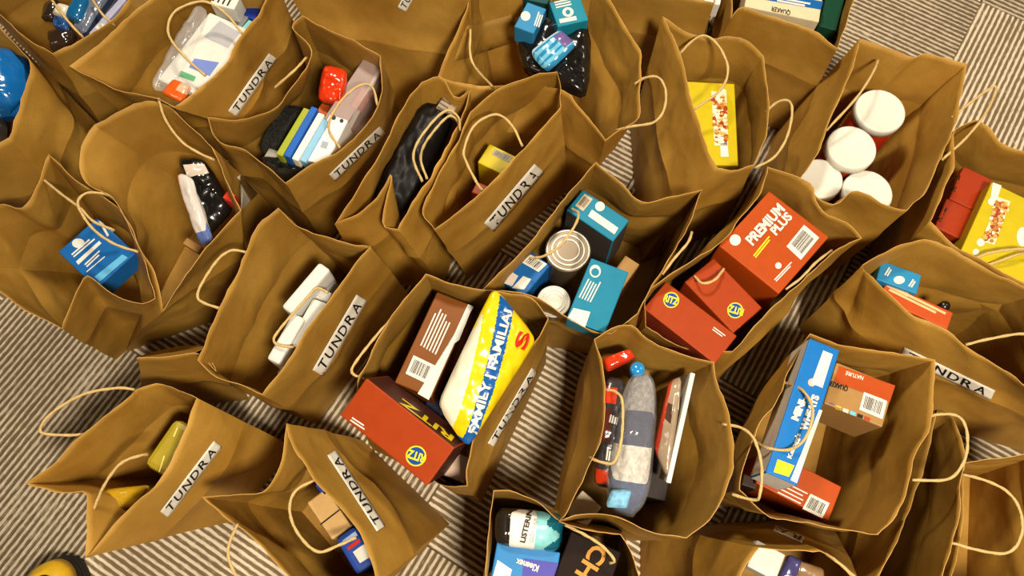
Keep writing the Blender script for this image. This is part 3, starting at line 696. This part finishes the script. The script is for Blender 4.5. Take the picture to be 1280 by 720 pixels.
letters(t, 'RITZ', (1190, 239), (1197, 218), 8, D_INK, bold=.03)
t = box('cracker_carton', 'red cracker carton at the low end beside the yellow carton', 'carton', (1185, 250), (1222, 264), (1166, 284), .33, carton((150, 46, 8)), group='cracker cartons')
letters(t, 'RITZ', (1172, 276), (1181, 258), 8, D_INK, bold=.03)
# blue carton on the left
t = box('carton', 'blue carton with white lettering under the looped cords', 'carton', (121, 272), (170, 316), (72, 315), .315, BLUE, depth=.06)
disc(t, (98, 304), 8, WHITE, 'white_emblem', ry=6); lines(t, (92, 321), (119, 298), (-2.4, -2.6), 2, 1.9, WHITE); decal(t, [(95, 327), (124, 301), (127, 304), (98, 331)], WHITE, 'white_panel')
lines(t, (106, 331), (125, 313), (2.2, 2.4), 2, 1.8, WHITE); decal(t, [(118, 346), (153, 318), (160, 322), (125, 352)], carton((90, 170, 214)), 'pale_band'); lines(t, (108, 340), (133, 319), (2, 3), 1, 1.2, WHITE)
decal(t, [(120, 271), (127, 271), (143, 287), (134, 296), (114, 278)][:4], WHITE, 'white_panel')
# black and white packets
pouch('packet', 'glossy black packet with a white tag panel', 'packet', [(220, 196), (258, 200), (294, 262), (256, 302)], [.33, .32, .29, .29], .05, None, lambda u, v: 1 if .12 < v < .3 and .2 < u < .85 else 0, [plastic((18, 17, 18)), plastic((206, 190, 176))], wr=.006)
pouch('packet', 'white and pink packet lying along the black packet', 'packet', [(221, 216), (238, 220), (266, 302), (252, 308)], [.35, .36, .33, .31], .03, None, lambda u, v: 1 if u < .25 and v < .6 else 2 if v > .82 else 0, [plastic((206, 198, 194)), plastic((206, 140, 120)), plastic((90, 110, 170))], wr=.003)
box('carton', 'small red and white carton at the edge of the black packet', 'carton', (284, 236), (292, 244), (280, 246), .34, carton((196, 50, 24)), depth=.05)
box('carton', 'plain cardboard strip box below the white pink packet', 'carton', (234, 296), (252, 308), (228, 304), .24, KRAFT, depth=.02)
# plain white cartons
for lab, q0, q1, q3, z in [
    ('long white carton at the top of the white pile', (397, 325), (410, 336), (354, 384), .37),
    ('white carton under the cord beside the name-strip wall', (390, 371), (408, 379), (360, 430), .35),
    ('white carton at the low end of the white pile', (366, 391), (382, 398), (332, 448), .36),
    ('short white carton between two longer white ones', (394, 358), (415, 366), (388, 370), .33),
    ('pale blue tinted white carton at the back of the pile', (402, 344), (420, 350), (394, 360), .31),
    ('thin white carton beneath the low end of the pile', (378, 425), (386, 430), (345, 466), .33)]:
    box('carton', lab, 'carton', q0, q1, q3, z, WHT if 'blue' not in lab else carton((206, 208, 222)), bev=.006, group='plain white cartons')
# blue and orange carton, right slit
t = box('carton', 'small blue carton next to a thin orange carton', 'carton', (1102, 325), (1152, 344), (1096, 349), .345, carton((34, 126, 176)), depth=.05)
disc(t, (1124, 350), 7, WHITE, 'white_emblem', ry=5); lines(t, (1106, 344), (1112, 334), (3, 1), 2, 2, WHITE); lines(t, (1136, 358), (1142, 349), (3, 1), 2, 2, WHITE)
t = box('carton', 'thin orange carton with pale print in the slit', 'carton', (1108, 351), (1191, 392), (1101, 372), .335, carton((178, 70, 18)), depth=.06)
lines(t, (1113, 358), (1184, 393), (-1.5, 4), 2, 3, carton((226, 180, 130))); decal(t, [(1110, 354), (1136, 367), (1134, 371), (1108, 358)], carton((222, 176, 130)), 'pale_panel')
V, Fc = lathe_geo(un(1183, 381, .33), [(.007, .23), (.010, .24), (.010, .284), (.008, .289)], 20)
tag(new_obj('bottle_cap', V, Fc, mat((24, 20, 18), .25), None, Vector((un(1183, 381, .33).x, un(1183, 381, .33).y, .23)), True), 'small black bottle cap behind the thin orange carton', 'cap')
# socks and carded packs
def sock_fn(u, v): return 0 if v < .28 else 1 if v < .53 else 2 if v < .78 else 3
t = pouch('sock_roll_pack', 'clear pack of rolled grey, navy and pale socks', 'socks', [(783, 466), (822, 468), (808, 646), (752, 636)], [.36, .36, .33, .33], .09, None, sock_fn,
          [mat((128, 124, 124), .9, 0, .3, 120, 0, None, .8), mat((40, 44, 74), .9, 0, .3, 120, 0, None, .8), mat((190, 184, 176), .9, 0, .25, 120, 0, None, .8), mat((52, 66, 104), .9, 0, .3, 120, 0, None, .8)], nu=24, nv=56, wr=.007, sq=2.6, rnd=10)
t2 = pouch('film', '', '', [(779, 462), (825, 465), (811, 650), (748, 640)], [.365, .365, .335, .335], .10, film(.10), nu=20, nv=40, wr=.006, parent=t, sq=2.6, rnd=10)
t2 = pouch('pale_blue_toe', '', '', [(764, 612), (790, 612), (784, 636), (756, 634)], [.385, .385, .375, .375], .03, mat((120, 176, 210), .9, 0, .2, 120, 0, None, .6), wr=.003, parent=t)
p = un(797, 461, .38); V, Fc = lathe_geo(p, [(.006, .285), (.0135, .288), (.0135, .333), (.012, .336)], 20)
tag(new_obj('bottle_cap', V, Fc, plastic((30, 130, 196)), None, Vector((p.x, p.y, .285)), True), 'bright blue bottle cap above the sock pack', 'cap')
pouch('packet', 'glossy red orange packet at the top of the sock bag', 'packet', [(752, 448), (788, 436), (796, 448), (758, 466)], [.36, .37, .36, .36], .04, plastic((200, 50, 20)), wr=.004)
t = pouch('carded_pack', 'dark carded pack with red patches left of the socks', 'packet', [(756, 470), (782, 474), (768, 612), (740, 606)], [.34, .34, .31, .31], .04, None, lambda u, v: 1 if (.1 < v < .26 and u < .6) or (.85 < v < .97) else 2 if .3 < v < .6 and u < .5 else 0, [plastic((52, 48, 50)), plastic((190, 52, 24)), plastic((90, 40, 30))], nu=16, nv=40)
lines(t, (762, 528), (764, 518), (3, 1), 4, 2, WHITE); lines(t, (758, 575), (760, 560), (3, 1), 3, 2, WHITE)
t = pouch('carded_pack', 'red and silver blister pack in front of the white card', 'packet', [(836, 476), (854, 470), (836, 604), (816, 560)], [.37, .38, .35, .34], .035, None, lambda u, v: 1 if u < .3 else 2 if .3 < v < .5 and u < .7 else 0, [plastic((150, 130, 108)), plastic((170, 50, 26)), plastic((70, 50, 40))], nu=16, nv=30)
decal(t, [(843, 492), (851, 490), (848, 512), (840, 514)], WHITE, 'white_panel', off=.0015)
box('card', 'white card edge upright against the sock bag wall', 'card', (858, 464), (864, 466), (838, 604), .40, WHT, depth=.12, z3=.36)
box('carton', 'cream cardboard corner below the dark carded pack', 'carton', (728, 612), (752, 634), (706, 640), .28, CREAM)
box('carton', 'dark carton beneath the sock pack', 'carton', (815, 560), (845, 565), (800, 620), .20, carton((40, 30, 26)))
# cereal bag
t = box('cereal_carton', 'tall blue cereal carton standing out of its bag', 'carton', (1013, 423), (1051, 438), (956, 590), .45, carton((10, 104, 180)), depth=.11, group=None, side=WHT)
decal(t, [(1029, 438), (1041, 443), (1028, 485), (1014, 479)], WHITE, 'white_panel'); disc(t, (1015, 478), 5, ink((230, 180, 160)), 'pale_spot')
letters(t, 'MINI-', (993, 525), (1005, 496), 10, WHITE, bold=.06); letters(t, 'WHEATS', (1004, 538), (1020, 494), 10, WHITE, bold=.06); decal(t, [(1024, 512), (1028, 513), (996, 604), (988, 600)], WHITE, 'white_edge')
letters(t, "Kellogg's", (987, 573), (999, 542), 8, WHITE, bold=.04); decal(t, [(972, 574), (993, 582), (986, 596), (967, 590)], Y_INK, 'yellow_panel'); disc(t, (980, 586), 5, ink((236, 220, 160)), 'bowl_picture')
decal(t, [(969, 530), (980, 536), (962, 580), (955, 574)], ink((226, 170, 180)), 'pink_panel'); lines(t, (972, 528), (976, 516), (3, 1.4), 2, 1.6, WHITE)
t = box('carton', 'orange and kraft oatmeal carton with barcode and colour squares', 'carton', (1047, 455), (1120, 481), (1028, 505), .37, KRAFT, depth=.14)
decal(t, [(1049, 457), (1119, 482), (1112, 503), (1042, 477)], ORANGE, 'orange_band'); barcode(t, [(1080, 490), (1109, 501), (1103, 524), (1074, 512)], 12)
letters(t, 'QUAKER', (1060, 486), (1036, 478), 8, D_INK, bold=.03); letters(t, 'NATURE', (1079, 473), (1057, 466), 5, WHITE, bold=.02)
for k, c in enumerate([(70, 60, 130), (230, 200, 40), (230, 190, 170), (110, 180, 210), (40, 36, 34), (170, 60, 30)]):
    x = 1036 + k * 9; y = 503 + k * 3.4; decal(t, [(x, y), (x + 7, y + 2.6), (x + 6, y + 7), (x - 1, y + 4.4)], ink(c), 'colour_square')
t = box('carton', 'red orange carton with barcode at the foot of the cereal carton', 'carton', (962, 563), (1053, 608), (944, 604), .30, ORANGE)
barcode(t, [(1013, 617), (1037, 629), (1028, 648), (1003, 636)], 11); lines(t, (972, 615), (1002, 630), (3, -4), 4, 1.6, WHITE); disc(t, (962, 604), 7, B_INK, 'round_logo', ry=3)
box('carton', 'dark carton corner at the low rim of the cereal bag', 'carton', (930, 592), (950, 598), (926, 606), .28, carton((44, 26, 20)))
# yellow soap
t = box('soap_pack', 'yellow wrapped soap pack with embossed lines', 'soap', (218, 522), (250, 540), (177, 580), .32, mat((164, 144, 34), .35, 0, .1, 20, .2), bev=.012, depth=.08)
lines(t, (199, 590), (206, 568), (6, 0), 1, 1.6, carton((236, 214, 120))); lines(t, (217, 546), (222, 534), (8, 10), 2, 1.6, carton((236, 214, 120)))
pouch('packet', 'flat yellow packet lying below the soap pack', 'packet', [(128, 612), (190, 606), (172, 632), (125, 640)], [.31, .31, .29, .29], .03, plastic((176, 138, 22)))
# cardboard box and blue tins
t = box('carton', 'plain cardboard box with a tape seam', 'carton', (404, 617), (444, 655), (378, 630), .31, carton((198, 160, 104)))
decal(t, [(400, 655), (401, 656.5), (425, 638), (424, 636.5)], D_INK, 'tape_seam')
for lab, q in (('blue, silver and white can beside the cardboard box', [(443, 656), (470, 702), (419, 674)]), ('blue can end peeping above the cardboard box', [(404, 598), (420, 612), (390, 606)])):
    t = box('drink_carton', lab, 'can', q[0], q[1], q[2], .31, carton((34, 66, 150)), bev=.008)
    if q[0][0] == 443:
        decal(t, [(441, 690), (455, 680), (463, 696), (450, 704)], WHITE, 'white_panel'); decal(t, [(428, 676), (444, 664), (447, 669), (431, 681)], carton((150, 170, 200)), 'silver_band')
        decal(t, [(434, 684), (449, 673), (451, 677), (436, 688)], R_INK, 'red_band')
# mouthwash, tissues, snack carton
t = pouch('mouthwash_bottle', 'teal mouthwash bottle with black white label', 'bottle', [(620, 634), (706, 642), (700, 690), (618, 680)], [.34, .34, .32, .32], .07, None, lambda u, v: 0 if u < .22 else 1 if u < .6 else 2 if (u + .1 * math.sin(9 * v)) < .85 else 3,
          [plastic((30, 28, 28)), mat((226, 222, 214), .4), mat((130, 200, 206), .2, 0, .3, 30, .5), plastic((10, 90, 110))], nu=40, nv=24, wr=.001)
lines(t, (632, 668), (637, 642), (4, .4), 4, 2, WHITE); letters(t, 'LISTERINE', (653, 678), (664, 632), 7, D_INK, bold=.03); letters(t, 'GO! TAB', (664, 678), (670, 648), 5, carton((170, 170, 170)))
t = box('tissue_carton', 'blue and violet tissue carton under the mouthwash bottle', 'carton', (622, 676), (701, 690), (610, 738), .33, carton((40, 120, 184)))
decal(t, [(655, 698), (698, 704), (690, 750), (650, 745)], carton((70, 66, 160)), 'violet_panel'); decal(t, [(622, 700), (640, 712), (632, 742), (611, 738)], carton((214, 220, 226)), 'white_panel')
letters(t, 'Kleenex', (673, 711), (645, 702), 9, WHITE, bold=.03)
t = box('snack_carton', 'dark brown snack carton with gold capital letters', 'carton', (712, 660), (772, 692), (690, 742), .34, mat((26, 12, 7), .8, 0, .1, 20))
letters(t, 'CH', (752, 684), (728, 722), 24, carton((190, 130, 40)), bold=.03)
# bag at the lower right
t = box('card', 'blank white card leaning in the lower bag', 'card', (950, 684), (988, 691), (928, 710), .35, WHT, depth=.05)
pouch('packet', 'purple grey packet beside the white card', 'packet', [(985, 692), (1002, 700), (992, 730), (970, 724)], .32, .03, plastic((70, 66, 120)))
pouch('packet', 'tan clear packet behind the purple one', 'packet', [(992, 698), (1030, 710), (1030, 740), (994, 730)], .30, .03, plastic((150, 116, 80)))
# clear bag of white goods
t = box('carton', 'white carton with grey and violet panels inside clear film', 'carton', (257, 8), (304, 40), (209, 98), .34, WHT, bev=.004)
decal(t, [(275, 26), (300, 41), (285, 60), (255, 46)], carton((170, 170, 178)), 'grey_panel'); decal(t, [(243, 73), (274, 78), (262, 95), (236, 84)], carton((110, 130, 200)), 'violet_panel')
decal(t, [(226, 88), (245, 96), (242, 102), (223, 95)], carton((90, 160, 120)), 'green_label')
pouch('film_bag', 'thin clear film bag around the white carton', 'film bag', [(246, 4), (262, 16), (216, 116), (186, 112)], [.35, .35, .34, .33], .03, film(.16), wr=.006, nu=30, nv=30)
pouch('packet', 'orange packet with pink corner under the clear film', 'packet', [(217, 98), (240, 108), (228, 130), (202, 118)], [.365, .36, .35, .35], .03, None, lambda u, v: 1 if u > .55 and v < .5 else 0, [plastic((216, 92, 30)), plastic((224, 170, 140))])
box('carton', 'deep blue carton behind the clear film bag', 'carton', (305, 2), (325, 12), (297, 16), .31, carton((20, 50, 150)))
box('carton', 'grey carton between white carton and deep blue carton', 'carton', (296, 12), (310, 20), (286, 30), .31, carton((110, 112, 118)))
box('carton', 'small pale turquoise carton against the name-strip wall', 'carton', (310, 22), (318, 30), (302, 38), .33, carton((120, 196, 200)))
t = box('carton', 'white carton with dark stripes at the back of the film bag', 'carton', (270, -12), (300, -4), (262, 4), .36, WHT)
lines(t, (266, 1), (272, -10), (6, 2), 4, 2, D_INK, 0)
# notebooks and packets
for lab, q0, q1, q3, z, c in [
    ('green and yellow notebook spine in the notebook row', (380, 134), (388, 137), (344, 192), .355, (150, 160, 40)),
    ('blue notebook spine in the notebook row', (389, 132), (397, 135), (354, 194), .36, (24, 90, 180)),
    ('white notebook beside the blue spine', (398, 140), (406, 143), (364, 198), .355, (226, 224, 216)),
    ('pale blue notebook in the notebook row', (404, 148), (412, 151), (374, 200), .35, (130, 180, 214)),
    ('thick white notebook with small dark marks', (411, 142), (434, 150), (384, 200), .345, (228, 226, 222))]:
    t = box('notebook', lab, 'notebook', q0, q1, q3, z, carton(c), group='notebooks in a row')
decal(t, [(403, 176), (411, 178), (408, 186), (400, 184)], carton((150, 160, 170)), 'grey_mark'); disc(t, (417, 147), 3, D_INK, 'dark_mark'); disc(t, (427, 151), 2.5, D_INK, 'dark_mark')
box('carton', 'orange brown carton edge behind the notebooks', 'carton', (402, 128), (418, 134), (395, 140), .30, carton((170, 80, 30)))
t = box('clear_box', 'long clear plastic box along the name-strip wall', 'clear box', (452, 69), (476, 82), (408, 150), .33, mat((214, 190, 186), .12, 0, .06, 20, .7, .5))
decal(t, [(474, 84), (477, 88), (428, 182), (423, 178)], WHITE, 'white_edge'); decal(t, [(452, 110), (466, 116), (452, 140), (438, 132)], mat((220, 130, 110), .3, 0, .05, 20, 0, .6), 'pink_panel')
pouch('packet', 'crumpled red orange packet in the notebook bag', 'packet', [(404, 80), (436, 88), (430, 136), (396, 126)], [.36, .34, .30, .31], .06, plastic((214, 52, 16)), wr=.008)
pouch('packet', 'dark mesh packet left of the notebooks', 'packet', [(352, 132), (386, 136), (350, 196), (322, 190)], .27, .05, mat((34, 34, 34), .7, 0, .6, 150, 0, None, .6), wr=.006)
pouch('packet', 'black plastic packet at the foot of the notebooks', 'packet', [(322, 196), (384, 200), (392, 220), (345, 224)], .30, .04, plastic((20, 22, 22)), wr=.006)
box('carton', 'silver grey carton corner below the dark mesh packet', 'carton', (336, 184), (350, 190), (330, 196), .29, carton((150, 146, 136)))
# blue hygiene packs
pouch('packet', 'teal blue glossy pack between cords', 'packet', [(96, -8), (114, -2), (100, 30), (82, 22)], .36, .03, plastic((16, 90, 140)))
pouch('packet', 'slate grey pack next to the teal blue pack', 'packet', [(120, -20), (142, -12), (108, 46), (90, 36)], .345, .03, plastic((96, 104, 124)))
box('carton', 'narrow navy carton beside the slate grey pack', 'carton', (142, -14), (150, -10), (104, 44), .35, carton((16, 26, 48)))
t = box('carton', 'lilac and white carton at the rim behind the navy carton', 'carton', (150, -6), (157, -2), (112, 42), .36, carton((160, 160, 190)), depth=.1)
decal(t, [(124, 28), (131, 31), (126, 38), (119, 35)], WHITE, 'white_panel')
pouch('packet', 'white capped tube pack beside the teal blue pack', 'packet', [(76, 6), (92, 10), (84, 24), (66, 20)], .35, .03, plastic((206, 196, 176)))
pouch('packet', 'small blue crinkled pack below the white tube', 'packet', [(70, 22), (88, 24), (86, 40), (68, 36)], .35, .03, plastic((30, 70, 130)), wr=.006)
pouch('packet', 'dark brown packet at the low corner of the hygiene bag', 'packet', [(60, 40), (96, 40), (90, 58), (64, 66)], .34, .04, plastic((44, 30, 22)), wr=.006)
pouch('packet', 'black shiny packet at the far side of the hygiene bag', 'packet', [(56, 4), (76, 0), (70, 28), (52, 26)], .32, .03, plastic((40, 32, 26)), wr=.006)
# blue packet at the left edge
pouch('packet', 'large glossy blue plastic packet bulging in its bag', 'packet', [(-70, 60), (28, 62), (36, 140), (-60, 160)], [.34, .37, .34, .31], .14, plastic((14, 96, 168)), wr=.012)
pouch('packet', 'dark clear packet below the big blue packet', 'packet', [(-50, 150), (10, 146), (8, 196), (-50, 205)], .31, .05, plastic((48, 42, 34)), wr=.006)
# shoe
def shoe():
    c = un(80, 742, 0); ang = math.radians(80)
    ux = Vector((math.cos(ang), math.sin(ang), 0)); uy = Vector((-ux.y, ux.x, 0))
    e = bpy.data.objects.new('shoe', None); COL.objects.link(e); e.location = (c.x, c.y, .005); e.empty_display_size = .05
    tag(e, 'black sneaker with a yellow toe band on the carpet', 'shoe')
    def outline(s):   # s 0 toe .. 1 heel ; half width
        return .056 * (min(1, (s / .16)) ** .5) * (1 - .22 * math.sin(math.pi * min(1, max(0, (s - .3) / .5)))) * (1 if s < .88 else max(.0, 1 - ((s - .88) / .12) ** 2) ** .5)
    def loft(name, rows, m, smooth=True):
        V = []; Fc = []; n = len(rows[0])
        for r in rows: V += r
        for j in range(len(rows) - 1):
            for i in range(n): a = j * n + i; b_ = j * n + (i + 1) % n; Fc.append((a, b_, b_ + n, a + n))
        Fc.append(tuple(range(n))[::-1]); Fc.append(tuple(range((len(rows) - 1) * n, len(rows) * n)))
        return new_obj(name, V, Fc, m, e, Vector((c.x, c.y, .005)), smooth)
    def ring(sc, z, lo=0., hi=1., n=28, lift=0):
        pts = []
        ss = [lo + (hi - lo) * (.5 - .5 * math.cos(math.pi * k / n)) for k in range(n + 1)]
        for s in ss: pts.append((s, outline(s) * sc))
        for s in reversed(ss[1:-1]): pts.append((s, -outline(s) * sc))
        return [c + ux * (.075 - .29 * (.5 + (s - .5) * (1 - (1 - sc) * .35))) + uy * w_ + Vector((0, 0, z + lift * s)) for s, w_ in pts]
    loft('sole', [ring(.96, .005), ring(1.04, .01), ring(1.04, .028), ring(1.0, .032)], mat((26, 24, 22), .7))
    loft('upper', [ring(.99, .03), ring(.98, .042, lift=.03), ring(.9, .052, lift=.035), ring(.72, .06, lift=.045), ring(.45, .066, lift=.05)], mat((28, 24, 20), .6, 0, .2, 80))
    V = []; Fc = []
    n = 24
    for k in range(n + 1):
        a = math.pi * (k / n - .5) * .95
        for rr, z in ((1.0, .052), (.93, .074), (.72, .086), (.62, .089)):
            V.append(c + ux * (-.008 + .075 * rr * math.cos(a)) + uy * (.053 * rr * math.sin(a)) + Vector((0, 0, z)))
    for k in range(n):
        for i in range(3): q = k * 4 + i; Fc.append((q, q + 4, q + 5, q + 1))
    o = new_obj('toe_band', V, Fc, mat((204, 160, 30), .5), e, Vector((c.x, c.y, .005)), True)
    md = o.modifiers.new('thickness', 'SOLIDIFY'); md.thickness = .003; md.offset = 1
shoe()
